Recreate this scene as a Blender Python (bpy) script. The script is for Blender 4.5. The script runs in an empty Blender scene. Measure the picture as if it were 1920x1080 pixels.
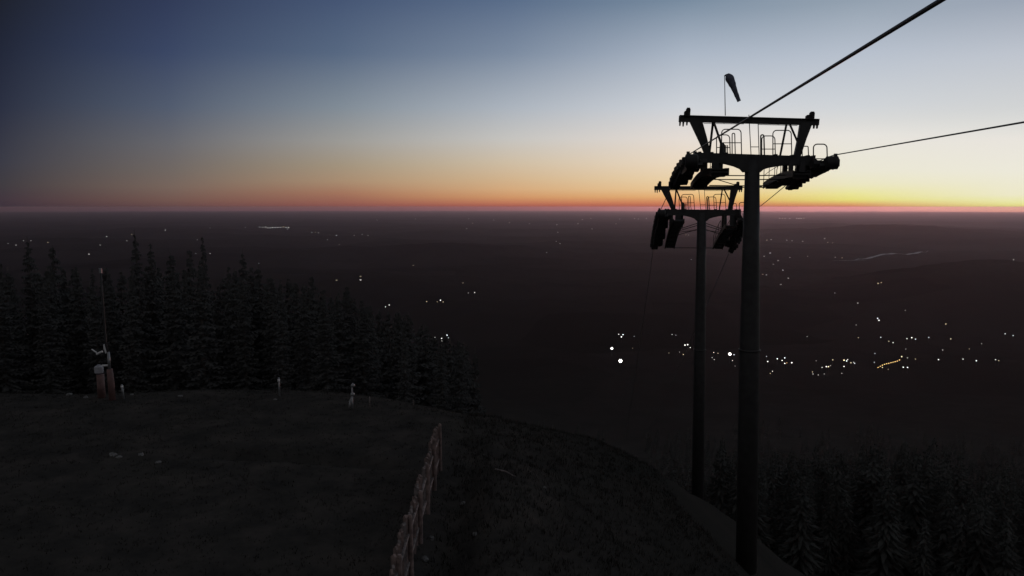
import bpy, math, random
import numpy as np
from mathutils import Vector, Matrix
R = math.radians
random.seed(7)
S = bpy.context.scene
COL = S.collection

# ------------------------------------------------------------------ camera
CAMZ = 10.0                        # camera above the plateau grass
F, PITCH = 1400.0, math.atan(152.0 / 1400.0)
ROLL = R(0.0)
cam_d = bpy.data.cameras.new('camera'); cam = bpy.data.objects.new('camera', cam_d); COL.objects.link(cam)
cam_d.sensor_width = 36.0; cam_d.lens = 36.0 * F / 1920.0
cam_d.clip_start = 0.1; cam_d.clip_end = 250000.0
cam.location = (0, 0, CAMZ)
cam.rotation_euler = (Matrix.Rotation(math.pi / 2 - PITCH, 3, 'X') @ Matrix.Rotation(ROLL, 3, 'Z')).to_euler()
S.camera = cam

CP, SP = math.cos(PITCH), math.sin(PITCH)
def pix(px, py):
    """photograph pixel -> (right, forward, up) of its sight line"""
    x, u = px - 960.0, 540.0 - py
    return x, F * CP + u * SP, u * CP - F * SP
def at(px, py, depth):
    x, f, u = pix(px, py)
    return Vector((x / f * depth, depth, CAMZ + u / f * depth))

# ------------------------------------------------------------------ sky
def lin(c):
    return tuple(((v / 255.0) / 12.92 if v <= 10 else (((v / 255.0) + 0.055) / 1.055) ** 2.4) for v in c)
SUN_AZ = 26.0
W = bpy.data.worlds.new("World"); S.world = W; W.use_nodes = True
nt = W.node_tree; N = nt.nodes; L = nt.links
for n in list(N): N.remove(n)
def node(kind, **kw):
    n = N.new(kind)
    for k, v in kw.items(): setattr(n, k, v)
    return n
def mth(op, a, b=None):
    n = node('ShaderNodeMath', operation=op)
    for i, v in enumerate((a, b)):
        if v is None: continue
        if isinstance(v, (int, float)): n.inputs[i].default_value = v
        else: L.new(v, n.inputs[i])
    return n.outputs[0]
def mrange(v, a, b, c=0.0, d=1.0, smooth=True):
    n = node('ShaderNodeMapRange', interpolation_type='SMOOTHSTEP' if smooth else 'LINEAR')
    L.new(v, n.inputs[0])
    for i, q in enumerate((a, b, c, d)): n.inputs[i + 1].default_value = q
    return n.outputs[0]
def mixc(fac, a, b):
    n = node('ShaderNodeMix', data_type='RGBA')
    L.new(fac, n.inputs[0])
    for s, v in ((6, a), (7, b)):
        if isinstance(v, tuple): n.inputs[s].default_value = (*v, 1)
        else: L.new(v, n.inputs[s])
    return n.outputs[2]
tc = node('ShaderNodeTexCoord'); sx = node('ShaderNodeSeparateXYZ'); L.new(tc.outputs['Generated'], sx.inputs[0])
az = mth('MULTIPLY', mth('ARCTAN2', sx.outputs[0], sx.outputs[1]), 180 / math.pi)
el = mth('MULTIPLY', mth('ARCSINE', sx.outputs[2]), 180 / math.pi)
EL0, ELR = -4.0, 24.0
elp = mrange(el, EL0, EL0 + ELR, smooth=False)
# the twilight sky measured along seven directions: (image row, colour)
SKY = {
 0:    [(0,(28,31,41)),(100,(32,37,54)),(200,(41,46,64)),(300,(58,59,70)),(345,(64,60,65)),(375,(66,54,62)),(388,(60,49,58)),(395,(57,47,56)),(402,(53,44,53)),(410,(49,42,50))],
 320:  [(0,(48,58,86)),(100,(58,70,99)),(200,(81,91,110)),(270,(103,103,108)),(320,(112,103,98)),(350,(119,101,92)),(375,(114,86,79)),(388,(102,73,72)),(395,(90,65,70)),(402,(76,58,66)),(410,(64,53,61))],
 640:  [(0,(69,85,115)),(100,(87,104,129)),(200,(128,139,150)),(265,(156,154,150)),(310,(162,147,126)),(340,(168,140,113)),(362,(162,116,93)),(380,(148,94,82)),(388,(135,82,77)),(395,(114,71,76)),(402,(92,64,72)),(410,(74,59,69))],
 960:  [(0,(90,109,137)),(100,(124,139,160)),(200,(172,180,190)),(260,(198,196,192)),(305,(207,190,165)),(335,(210,180,143)),(355,(213,170,126)),(370,(208,150,104)),(380,(192,120,90)),(388,(166,90,78)),(395,(137,80,78)),(402,(110,73,76)),(410,(92,68,75))],
 1280: [(0,(120,139,159)),(100,(170,181,196)),(200,(206,210,216)),(260,(229,220,212)),(305,(235,217,193)),(335,(235,210,170)),(355,(234,199,149)),(369,(230,176,116)),(380,(211,132,92)),(388,(182,96,78)),(395,(153,88,80)),(402,(130,80,79)),(410,(108,74,76))],
 1600: [(0,(146,160,175)),(100,(183,192,205)),(200,(208,212,216)),(230,(219,219,217)),(255,(231,228,222)),(320,(234,231,212)),(345,(235,231,194)),(364,(234,229,152)),(375,(230,222,124)),(383,(222,165,104)),(388,(208,128,94)),(395,(190,113,92)),(402,(174,103,88)),(410,(152,92,83))],
 1900: [(0,(155,165,180)),(100,(190,196,206)),(200,(209,211,212)),(235,(221,221,217)),(260,(232,228,221)),(320,(236,233,218)),(365,(237,233,201)),(380,(234,233,162)),(388,(232,222,130)),(396,(223,158,108)),(403,(206,122,90)),(410,(188,108,84))],
}
# what the evening haze below the horizontal adds, so that the glow runs on smoothly behind it
HAZE_T = 0.18
HAZE_ADD = {0: (.055,.032,.037), 320: (.085,.044,.048), 640: (.15,.066,.066), 960: (.28,.11,.10), 1280: (.40,.16,.135), 1600: (.50,.19,.155), 1900: (.48,.18,.15)}
cols = []
def ramp(stops):
    n = node('ShaderNodeValToRGB'); e = n.color_ramp.elements
    stops = sorted(stops)
    e[0].position, e[0].color = stops[0][0], (*stops[0][1], 1)
    e[1].position, e[1].color = stops[-1][0], (*stops[-1][1], 1)
    for p, c in stops[1:-1]:
        k = e.new(p); k.color = (*c, 1)
    L.new(elp, n.inputs[0]); return n.outputs[0]
def ramp_px(px, k=1.0):
    st = []
    for row, c in SKY[px]:
        x, f, u = pix(px, row)
        e = math.degrees(math.atan2(u, math.hypot(x, f)))
        l_ = lin(c)
        if row == 388: st.append(((e + .02 - EL0) / ELR, l_))
        if row >= 388: l_ = tuple(min(v * 1.6, max(.004, (v - h_) / HAZE_T)) for v, h_ in zip(l_, HAZE_ADD[px]))
        st.append(((e - EL0) / ELR, tuple(v * k for v in l_)))
    return st
def az_px(px):
    x, f, u = pix(px, 280); return math.degrees(math.atan2(x, f))
BACK = (0.17, 0.166, 0.174)                        # the sky away from the afterglow
back = [(0.10, tuple(v * 0.8 for v in BACK)), (0.30, BACK), (0.9, BACK)]
dark = [(0.14, lin((40, 38, 44))), (0.3, lin((40, 42, 50))), (0.6, lin((30, 34, 46))), (0.95, lin((28, 32, 46)))]
cols.append((-180.0, ramp(back))); cols.append((-100.0, ramp(back))); cols.append((-55.0, ramp(dark)))
for px in (0, 320, 640, 960, 1280, 1600, 1900): cols.append((az_px(px), ramp(ramp_px(px))))
cols.append((50.0, ramp(ramp_px(1900)))); cols.append((85.0, ramp(ramp_px(960)))); cols.append((130.0, ramp(back)))
cur = cols[0][1]
for i in range(1, len(cols)):
    inside = -36 < cols[i][0] < 36 and -36 < cols[i - 1][0] < 36
    cur = mixc(mrange(az, cols[i - 1][0], cols[i][0], smooth=not inside), cur, cols[i][1])
ZEN = (0.15, 0.155, 0.17)
cur = mixc(mrange(el, 19.5, 60.0), cur, ZEN)
# a little of the physical twilight sky on top
nis = node('ShaderNodeTexSky', sky_type='NISHITA', sun_disc=False)
nis.sun_elevation = R(0.3); nis.sun_rotation = R(SUN_AZ)
add = node('ShaderNodeMix', data_type='RGBA', blend_type='ADD'); add.inputs[0].default_value = 0.0005
L.new(cur, add.inputs[6]); L.new(nis.outputs[0], add.inputs[7])
bg = node('ShaderNodeBackground'); bg.inputs[1].default_value = 1.0
L.new(add.outputs[2], bg.inputs[0])
wo = node('ShaderNodeOutputWorld'); L.new(bg.outputs[0], wo.inputs[0])
W.cycles.sampling_method = 'MANUAL'; W.cycles.sample_map_resolution = 1024

# the last light: a weak broad sun on the horizon
sd = bpy.data.lights.new('sun', 'SUN'); so = bpy.data.objects.new('sun', sd); COL.objects.link(so)
sd.energy = 2.3; sd.angle = R(0.5); sd.color = (1.0, 0.43, 0.39)
SUN_EL = -0.28
_d = Vector((math.sin(R(SUN_AZ)) * math.cos(R(SUN_EL)), math.cos(R(SUN_AZ)) * math.cos(R(SUN_EL)), math.sin(R(SUN_EL))))
so.rotation_euler = _d.to_track_quat('Z', 'Y').to_euler()

S.view_settings.view_transform = 'Standard'; S.view_settings.look = 'None'
S.view_settings.exposure = 0.0; S.view_settings.gamma = 1.0
S.cycles.use_denoising = True
S.cycles.max_bounces = 4; S.cycles.diffuse_bounces = 2; S.cycles.glossy_bounces = 2; S.cycles.volume_bounces = 0
S.cycles.sample_clamp_indirect = 2.0

# ------------------------------------------------------------------ materials
def mat(name, base, rough=0.8, metal=0.0, var=0.35, scale=6.0, bump=0.0, second=None, spec=0.5):
    m = bpy.data.materials.new(name); m.use_nodes = True
    t = m.node_tree; b = t.nodes['Principled BSDF']
    b.inputs['Roughness'].default_value = rough; b.inputs['Metallic'].default_value = metal
    b.inputs['Specular IOR Level'].default_value = spec
    co = t.nodes.new('ShaderNodeTexCoord'); no = t.nodes.new('ShaderNodeTexNoise')
    no.inputs['Scale'].default_value = scale; no.inputs['Detail'].default_value = 5
    t.links.new(co.outputs['Object'], no.inputs['Vector'])
    cr = t.nodes.new('ShaderNodeValToRGB'); e = cr.color_ramp.elements
    e[0].position, e[1].position = 0.32, 0.68
    lo = second if second else tuple(v * (1 - var) for v in base)
    e[0].color = (*lo, 1); e[1].color = (*(min(1, v * (1 + var)) for v in base), 1)
    t.links.new(no.outputs['Fac'], cr.inputs[0]); t.links.new(cr.outputs[0], b.inputs['Base Color'])
    if bump:
        bp = t.nodes.new('ShaderNodeBump'); bp.inputs['Strength'].default_value = bump; bp.inputs['Distance'].default_value = 0.05
        t.links.new(no.outputs['Fac'], bp.inputs['Height']); t.links.new(bp.outputs[0], b.inputs['Normal'])
    return m
def glow(name, col, e):
    m = bpy.data.materials.new(name); m.use_nodes = True
    b = m.node_tree.nodes['Principled BSDF']
    b.inputs['Base Color'].default_value = (*col, 1); b.inputs['Emission Color'].default_value = (*col, 1)
    b.inputs['Emission Strength'].default_value = e
    return m
M = dict(
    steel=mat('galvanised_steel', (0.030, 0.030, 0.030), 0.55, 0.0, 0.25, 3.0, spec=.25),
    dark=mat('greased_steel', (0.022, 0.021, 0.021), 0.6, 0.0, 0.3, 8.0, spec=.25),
    rubber=mat('sheave_rubber', (0.025, 0.025, 0.025), 0.8),
    rope=mat('steel_rope', (0.05, 0.05, 0.055), 0.55, 0.0, 0.3, 20.0),
    cloth=mat('windsock_cloth', (0.10, 0.11, 0.15), 0.9),
    wood=mat('weathered_wood', (0.15, 0.108, 0.097), 0.85, 0, 0.5, 5.0, 0.4),
    wood2=mat('greyed_wood', (0.125, 0.105, 0.10), 0.85, 0, 0.5, 7.0, 0.4),
    pad=mat('red_padding', (0.11, 0.058, 0.052), 0.7, 0, 0.3, 3.0),
    white=mat('white_paint', (0.55, 0.55, 0.55), 0.4, 0, 0.15, 5.0),
    grey=mat('grey_housing', (0.30, 0.30, 0.32), 0.5, 0, 0.2, 5.0),
    alu=mat('aluminium', (0.20, 0.205, 0.21), 0.35, 0.4, 0.2, 4.0),
    rock=mat('lichen_rock', (0.11, 0.108, 0.105), 0.9, 0, 0.4, 4.0, 0.6),
    bark=mat('spruce_bark', (0.06, 0.05, 0.045), 0.9),
    needle=mat('spruce_needles', (0.060, 0.060, 0.058), 0.9, 0, 0.15, 1.5, spec=0.0),
    needle2=mat('spruce_needles_dark', (0.055, 0.055, 0.053), 0.9, 0, 0.15, 1.5, spec=0.0),
    wall=mat('dark_render_wall', (0.16, 0.15, 0.14), 0.9), roof=mat('dark_roof', (0.06, 0.05, 0.05), 0.9),
    straw=mat('dry_grass', (0.036, 0.034, 0.031), 0.9, 0, 0.4, 0.8, spec=0.0),
)

# ------------------------------------------------------------------ mesh building
class MB:
    def __init__(s): s.v, s.f, s.m = [], [], []
    def add(s, vs, fs, mi=0):
        o = len(s.v); s.v += [tuple(v) for v in vs]; s.f += [tuple(i + o for i in f) for f in fs]; s.m += [mi] * len(fs)
    def box(s, c, d, mx=None, mi=0, bev=0.0):
        x, y, z = d[0] / 2, d[1] / 2, d[2] / 2; c = Vector(c)
        b = min(bev, x * .9, y * .9, z * .9)
        if b <= 0:
            vs = [Vector((i * x, j * y, k * z)) for i in (-1, 1) for j in (-1, 1) for k in (-1, 1)]
            fs = [(0, 1, 3, 2), (4, 6, 7, 5), (0, 4, 5, 1), (2, 3, 7, 6), (0, 2, 6, 4), (1, 5, 7, 3)]
        else:   # chamfered along z edges and top/bottom
            ring = [(x - b, -y), (x, -y + b), (x, y - b), (x - b, y), (-x + b, y), (-x, y - b), (-x, -y + b), (-x + b, -y)]
            vs = []
            for z_, k in ((-z, 1), (-z + b, 0), (z - b, 0), (z, 1)):
                for px, py in ring:
                    vs.append(Vector((px - (b if k else 0) * (1 if px > 0 else -1), py - (b if k else 0) * (1 if py > 0 else -1), z_)))
            fs = [tuple(range(7, -1, -1)), tuple(range(24, 32))]
            for r in range(3):
                for i in range(8): fs.append((r * 8 + i, r * 8 + (i + 1) % 8, r * 8 + 8 + (i + 1) % 8, r * 8 + 8 + i))
        s.add([(mx @ v if mx else v) + c for v in vs], fs, mi)
    def tube(s, pts, r, n=8, cap=True, mi=0):
        pts = [Vector(p) for p in pts]
        rs = r if isinstance(r, (list, tuple)) else [r] * len(pts)
        vs, fs, up = [], [], None
        for i, p in enumerate(pts):
            d = (pts[min(i + 1, len(pts) - 1)] - pts[max(i - 1, 0)]).normalized()
            if up is None: up = Vector((0, 0, 1)) if abs(d.z) < .9 else Vector((1, 0, 0))
            a = d.cross(up).normalized(); b = a.cross(d).normalized(); up = b
            for k in range(n):
                t = 2 * math.pi * k / n; vs.append(p + (a * math.cos(t) + b * math.sin(t)) * rs[i])
        for i in range(len(pts) - 1):
            for k in range(n): fs.append((i * n + k, i * n + (k + 1) % n, (i + 1) * n + (k + 1) % n, (i + 1) * n + k))
        if cap: fs.append(tuple(range(n - 1, -1, -1))); fs.append(tuple((len(pts) - 1) * n + k for k in range(n)))
        s.add(vs, fs, mi)
    def prism(s, poly, axis, a, b, mi=0, fn=None):
        """polygon in (p,q) extruded along v from a to b; fn(p, v, q) -> point"""
        n = len(poly); vs = [fn(p, v, q) for v in (a, b) for p, q in poly]
        fs = [tuple(range(n - 1, -1, -1)), tuple(range(n, 2 * n))] + [(i, (i + 1) % n, n + (i + 1) % n, n + i) for i in range(n)]
        s.add(vs, fs, mi)
    def mesh(s, name, mats, smooth=False):
        me = bpy.data.meshes.new(name); me.from_pydata(s.v, [], s.f)
        for m in (mats if isinstance(mats, (list, tuple)) else [mats]): me.materials.append(m)
        me.polygons.foreach_set('material_index', s.m)
        if smooth: me.polygons.foreach_set('use_smooth', [True] * len(s.f))
        me.update(); return me
    def build(s, name, mats, parent=None, smooth=False):
        o = bpy.data.objects.new(name, s.mesh(name, mats, smooth)); COL.objects.link(o)
        if parent: o.parent = parent
        return o
def tag(o, label=None, cat=None, group=None, kind=None):
    if label: o['label'] = label
    if cat: o['category'] = cat
    if group: o['group'] = group
    if kind: o['kind'] = kind
    return o
def empty(name, loc, rz=0.0):
    o = bpy.data.objects.new(name, None); COL.objects.link(o); o.location = loc; o.rotation_euler = (0, 0, rz)
    o.empty_display_size = 0.3; return o
def copy_tree(o, parent=None):
    c = o.copy(); COL.objects.link(c)
    if parent: c.parent = parent
    for ch in list(o.children): copy_tree(ch, c)
    return c

# ------------------------------------------------------------------ terrain
def _hash(i, j, s):
    n = (i.astype(np.int64) * 374761393 + j.astype(np.int64) * 668265263 + s * 69069) & 0x7fffffff
    n = ((n ^ (n >> 13)) * 1274126177) & 0x7fffffff
    return ((n ^ (n >> 16)) & 0xffff) / 65535.0
def vnoise(x, y, s=0):
    i, j = np.floor(x), np.floor(y); a, b = x - i, y - j
    a = a * a * (3 - 2 * a); b = b * b * (3 - 2 * b)
    return (_hash(i, j, s) * (1 - a) + _hash(i + 1, j, s) * a) * (1 - b) + (_hash(i, j + 1, s) * (1 - a) + _hash(i + 1, j + 1, s) * a) * b
def fbm(x, y, s=0, o=4):
    t, w = 0, 1.0
    for k in range(o): t = t + (vnoise(x * 2 ** k, y * 2 ** k, s + k * 17) - .5) * w; w *= .5
    return t
def sst(a, b, x):
    t = np.clip((x - a) / (b - a), 0, 1); return t * t * (3 - 2 * t)
LAKE = at(1672, 480, 4650)
def height(x, y):
    """ground level (world z) of the whole landscape"""
    x = np.asarray(x, float); y = np.asarray(y, float)
    r = np.hypot(x, y)
    yE = 45.5 - 6.5 * sst(-12, 3, x) + 1.5 * (vnoise(x * .12, x * 0 + .5, 3) - .5)
    xE = 5.0 - 1.6 * sst(14, 38, y)
    k = 2.0
    s1, s2 = y - yE, x - xE
    s = k * np.logaddexp(s1 / k, s2 / k)
    s = np.maximum(s, -60)
    sp = 3.0 * np.logaddexp(0, (s - 1.0) / 3.0)                 # rounded shoulder
    d = np.where(sp < 26, 1.04 * sp, 1.04 * 26 + .45 * (sp - 26))
    # the slope runs out to the valley floor
    d = np.minimum(d, 1e6)
    D = 205.0
    d = D * (1 - np.exp(-(d / D) - .35 * (d / D) ** 3))
    far = 125.0 * (1 - np.exp(-np.maximum(r - 900, 0) / 2600.0))
    z = -d - far
    below = sst(8, 60, d)
    z = z + below * 9.0 * fbm(x / 90, y / 90, 5, 3) * sst(60, 160, r)
    hill = sst(700, 1600, r) * 60 * fbm(x / 900, y / 900, 11, 4) * (1 - .5 * sst(9000, 16000, r))
    hill = hill + sst(2200, 4500, r) * 120 * np.maximum(fbm(x / 3300 + .3, y / 2600 + .9, 23, 4) - .06, 0) * (1 - .75 * sst(12000, 20000, r))
    # dark wooded shoulder on the right below the horizon haze
    azm = np.degrees(np.arctan2(x, y))
    hill = hill + 105 * np.exp(-((azm - 33) / 7.0) ** 2) * np.exp(-((r - 2900) / 650.0) ** 2)
    hill = hill + 60 * np.exp(-((azm + 4) / 9.0) ** 2) * np.exp(-((r - 5200) / 900.0) ** 2)
    hill = hill + 70 * np.exp(-((azm - 24) / 8.0) ** 2) * np.exp(-((r - 9500) / 1300.0) ** 2)
    lk = np.exp(-((np.hypot(x - LAKE.x, (y - LAKE.y) * .8)) / 900.0) ** 4)
    z = z + hill * (1 - lk)
    # plateau roughness: tussocks, a rut across the piste, a mound right of the fence
    near = 1 - sst(60, 110, r)
    rough = .10 * fbm(x / 1.1, y / 1.1, 41, 4) + .35 * fbm(x / 6, y / 6, 47, 3)
    rough = rough * (.45 + .9 * sst(-3.2, -1.5, x))
    rut = -.35 * np.exp(-((y - (29.3 - .12 * (x + 10))) / .45) ** 2) * sst(-15, -11, x) * (1 - sst(-5, -3.4, x))
    mound = .7 * np.exp(-((x + .2) / 1.5) ** 2 - ((y - 24) / 6) ** 2) - .5 * np.exp(-((x + 1.8) / .7) ** 2 - ((y - 22) / 8) ** 2)
    return z + near * (rough + rut + mound)
def hz(x, y): return float(height(np.array([x]), np.array([y]))[0])
def ground_hit(px, py, dmax=59000.0):
    """where the sight line of a pixel meets the land"""
    x, f, u = pix(px, py)
    d = np.geomspace(12, dmax, 6000)
    g = height(x / f * d, d) - (CAMZ + u / f * d)
    i = np.nonzero(g > 0)[0]
    k = i[0] if len(i) else len(d) - 1
    dd = d[k]
    return Vector((x / f * dd, dd, hz(x / f * dd, dd))), dd

th = np.concatenate([np.linspace(-180, -48, 45)[:-1], np.linspace(-48, 48, 560), np.linspace(48, 180, 45)[1:-1]])
th = np.radians(th); NT = len(th)
rr = np.concatenate([np.linspace(.5, 9, 12)[:-1], np.geomspace(9, 120, 260)[:-1], np.geomspace(120, 60000, 345)]); NR = len(rr)
T, Q = np.meshgrid(th, rr)
X = (np.sin(T) * Q).ravel(); Y = (np.cos(T) * Q).ravel(); Z = height(X, Y)
co = np.stack([X, Y, Z], 1)
co = np.vstack([co, [[0, 0, hz(0, 0)]]])
i, j = np.meshgrid(np.arange(NR - 1), np.arange(NT), indexing='ij')
a = (i * NT + j).ravel(); b = (i * NT + (j + 1) % NT).ravel(); c = ((i + 1) * NT + (j + 1) % NT).ravel(); d = ((i + 1) * NT + j).ravel()
quads = np.stack([a, d, c, b], 1)
jj = np.arange(NT); tris = np.stack([np.full(NT, NR * NT), jj, (jj + 1) % NT], 1)
me = bpy.data.meshes.new('ground')
nl = quads.size + tris.size
me.vertices.add(len(co)); me.vertices.foreach_set('co', co.ravel())
me.loops.add(nl); me.loops.foreach_set('vertex_index', np.concatenate([quads.ravel(), tris.ravel()]))
me.polygons.add(len(quads) + len(tris))
me.polygons.foreach_set('loop_start', np.concatenate([np.arange(len(quads)) * 4, quads.size + np.arange(len(tris)) * 3]))
me.polygons.foreach_set('use_smooth', np.ones(len(quads) + len(tris), bool))
me.update(calc_edges=True); me.validate()
ground = bpy.data.objects.new('ground', me); COL.objects.link(ground); tag(ground, kind='structure')
gm = bpy.data.materials.new('mountain_ground'); gm.use_nodes = True; me.materials.append(gm)
t = gm.node_tree; P = t.nodes['Principled BSDF']; P.inputs['Roughness'].default_value = .95; P.inputs['Specular IOR Level'].default_value = 0.0
ge = t.nodes.new('ShaderNodeNewGeometry')
def gn(scale, detail=6, rough=.6):
    n = t.nodes.new('ShaderNodeTexNoise'); n.inputs['Scale'].default_value = scale; n.inputs['Detail'].default_value = detail
    n.inputs['Roughness'].default_value = rough; t.links.new(ge.outputs['Position'], n.inputs['Vector']); return n
def gramp(src, stops):
    n = t.nodes.new('ShaderNodeValToRGB'); e = n.color_ramp.elements
    e[0].position, e[0].color = stops[0][0], (*stops[0][1], 1); e[1].position, e[1].color = stops[-1][0], (*stops[-1][1], 1)
    for p_, c_ in stops[1:-1]: k_ = e.new(p_); k_.color = (*c_, 1)
    t.links.new(src, n.inputs[0]); return n.outputs[0]
def gmix(f, a_, b_):
    n = t.nodes.new('ShaderNodeMix'); n.data_type = 'RGBA'
    t.links.new(f, n.inputs[0]); t.links.new(a_, n.inputs[6]); t.links.new(b_, n.inputs[7]); return n.outputs[2]
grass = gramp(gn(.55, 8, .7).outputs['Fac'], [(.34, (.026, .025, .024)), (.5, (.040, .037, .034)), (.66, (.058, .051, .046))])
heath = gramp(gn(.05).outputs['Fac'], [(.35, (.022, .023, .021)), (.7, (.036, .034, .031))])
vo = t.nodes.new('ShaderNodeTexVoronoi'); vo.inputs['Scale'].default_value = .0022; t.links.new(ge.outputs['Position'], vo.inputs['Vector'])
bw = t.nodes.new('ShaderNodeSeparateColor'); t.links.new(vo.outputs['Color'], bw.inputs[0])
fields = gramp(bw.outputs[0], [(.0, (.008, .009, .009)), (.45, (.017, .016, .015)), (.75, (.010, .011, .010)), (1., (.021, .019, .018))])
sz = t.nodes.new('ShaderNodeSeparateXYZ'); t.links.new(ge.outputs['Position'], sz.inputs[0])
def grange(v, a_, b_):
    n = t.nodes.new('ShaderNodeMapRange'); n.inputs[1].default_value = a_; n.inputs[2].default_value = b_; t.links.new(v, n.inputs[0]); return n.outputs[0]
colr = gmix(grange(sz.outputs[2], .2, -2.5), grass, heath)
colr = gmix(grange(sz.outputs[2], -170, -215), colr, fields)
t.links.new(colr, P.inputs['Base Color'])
bmp = t.nodes.new('ShaderNodeBump'); bmp.inputs['Strength'].default_value = .6; bmp.inputs['Distance'].default_value = .12
t.links.new(gn(3.5, 6, .7).outputs['Fac'], bmp.inputs['Height']); t.links.new(bmp.outputs[0], P.inputs['Normal'])

# the pale river reach far out on the plain
rv = MB()
def reach(pts, w0):
    pts = [ground_hit(*p)[0] for p in pts]
    left, right = [], []
    fine = []
    for i in range(len(pts) - 1):
        for k in range(6): fine.append(pts[i].lerp(pts[i + 1], k / 6))
    fine.append(pts[-1])
    for i, p in enumerate(fine):
        w = w0 * (.25 + 1.1 * vnoise(np.array([i * .45]), np.array([.5]), 9)[0]) * math.sin(math.pi * (i + .4) / (len(fine))) ** .5
        z = hz(p.x, p.y) + 3.0
        left.append((p.x, p.y - w, z)); right.append((p.x, p.y + w, z))
    n = len(fine); rv.add(left + right, [(i, i + 1, n + i + 1, n + i) for i in range(n - 1)])
reach([(1604, 488), (1628, 485), (1650, 479), (1680, 476), (1700, 478), (1722, 474), (1740, 471)], 38)
reach([(1560, 489), (1600, 489), (1625, 489)], 14)
wm = mat('river_water', (.05, .05, .055), .5, 0, .2, .01)
tag(rv.build('river', wm), kind='structure')

# ------------------------------------------------------------------ lift pylons
HEAD = .145
TRAIN0, TRAIN1, GAUGE = -3.5, 5.2, 2.85
KX, KZ = .0231, .0229
def arc(a0, a1, n=5): return [a0 + (a1 - a0) * i / (n - 1) for i in range(n)]
P0 = at(1411, 291, 32.0)
def HW(qx, qy):
    """a spot on the nearer pylon's head -> metres across and above its cross arm"""
    x, f, u_ = pix(qx, qy); ch, sh = math.cos(math.atan(HEAD)), math.sin(math.atan(HEAD))
    r = x / f; u = (r * P0.y - P0.x) / (ch + r * sh)
    w = CAMZ + u_ / f * (P0.y - u * sh) - P0.z
    c2, s2 = math.cos(R(2.5)), math.sin(R(2.5))
    return u * c2 - w * s2, u * s2 + w * c2
def make_pylon(px, arm_y, depth, tilt, w0, s0, s1, label, lean, mk):
    top = at(px, arm_y, depth)                         # top of the cross arm on the mast axis
    base = hz(top.x, top.y) - .3
    H = top.z - base
    root = empty('lift_pylon', (top.x, top.y, base), -math.atan(HEAD))
    tag(root, label, 'lift pylon', 'chairlift pylons on the slope')
    ct, st = math.cos(tilt), math.sin(tilt)
    def P3(u, v, w): return Vector((u * ct + w * st, v, -u * st + w * ct + H))
    def zc(v): return w0 + s0 * (v - TRAIN0) + (s1 - s0) * (v - TRAIN0) ** 2 / (2 * (TRAIN1 - TRAIN0)) + H
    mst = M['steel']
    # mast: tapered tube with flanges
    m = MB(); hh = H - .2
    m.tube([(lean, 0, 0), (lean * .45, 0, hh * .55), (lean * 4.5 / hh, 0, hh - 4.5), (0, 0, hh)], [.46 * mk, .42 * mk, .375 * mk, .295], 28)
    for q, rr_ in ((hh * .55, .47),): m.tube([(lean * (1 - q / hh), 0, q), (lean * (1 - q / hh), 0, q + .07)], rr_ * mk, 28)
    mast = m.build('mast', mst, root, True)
    mast.data.polygons.foreach_set('use_smooth', [len(f.vertices) == 4 and abs(f.normal.z) < .5 for f in mast.data.polygons])
    lad = MB()
    for s_ in (-.2, .2): lad.tube([(s_ + lean * .8, .62, 3.0), (s_ + lean * .45, .56, hh * .55), (s_, .48, hh - .3)], .02, 6)
    q = 3.1
    while q < hh - .4: lo_ = lean * (1 - q / hh); vq = .64 - .17 * q / hh; lad.tube([(-.2 + lo_, vq, q), (.2 + lo_, vq, q)], .014, 5); q += .3
    lad.build('ladder', mst, root)
    # cross arm: box girder with haunches to the mast
    b = MB(); uL, uR = HW(1303, 289)[0], HW(1523, 296)[0]
    prof = [(uL, 0.02), (uL, -.36), (-1.3, -.385), (-1.08, -.41), (-.72, -.49), (-.46, -.59), (-.33, -.72), (.33, -.72), (.46, -.59), (.72, -.50), (1.08, -.42), (1.3, -.385), (uR, -.36), (uR, .02)]
    b.prism(prof, 'v', -.24, .24, fn=P3)
    for s_, uu in ((-1, uL), (1, uR)):
        b.prism([(uu - .05, .06), (uu + .05, .06), (uu + .05, -.42), (uu - .05, -.42)], 'v', -.34, .34, fn=P3)
    for uu in (-2.2, -1.7, -1.1, .9, 1.6, 2.2): b.prism([(uu - .06, .06), (uu + .06, .06), (uu + .06, .018), (uu - .06, .018)], 'v', -.3, .3, fn=P3)
    b.build('crossarm', mst, root)
    # lifting gantry
    g = MB(); u0, u1 = HW(1273, 221)[0], HW(1535, 231)[0]
    wg = (HW(1273, 221.5)[1] + HW(1535, 231)[1]) / 2
    g.prism([(u0, wg + .125), (u0, wg - .125), (u1, wg - .115), (u1, wg + .115)], 'v', -.10, .10, fn=P3)
    for e in (-.135, .135): g.prism([(u0 + .02, wg + .14), (u0 + .02, wg + .115), (u1 - .02, wg + .105), (u1 - .02, wg + .13)], 'v', e - .07, e + .07, fn=P3)
    gantry = g.build('gantry_beam', mst, root)
    def plate(pts, v0, v1): 
        k = MB(); k.prism([HW(*p) for p in pts], 'v', v0, v1, fn=P3); return k
    plate([(1292, 226), (1316, 226), (1325, 258), (1333, 292), (1322, 292), (1312, 268)], -.13, .13).build('gantry_leg', mst, root)
    plate([(1500, 230), (1523, 230), (1512, 258), (1500, 294), (1488, 294), (1495, 262)], -.13, .13).build('gantry_leg', mst, root)
    for p0, p1, r_ in (((1337, 228), (1330, 290), .05), ((1338, 228), (1352, 268), .05), ((1352, 268), (1357, 292), .06), ((1475, 231), (1463, 293), .045), ((1480, 231), (1496, 266), .045)):
        k = MB(); a_, b_ = HW(*p0), HW(*p1)
        k.tube([P3(a_[0], .0, a_[1]), P3(b_[0], .05, b_[1])], r_, 8); k.build('brace', mst, root)
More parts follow.
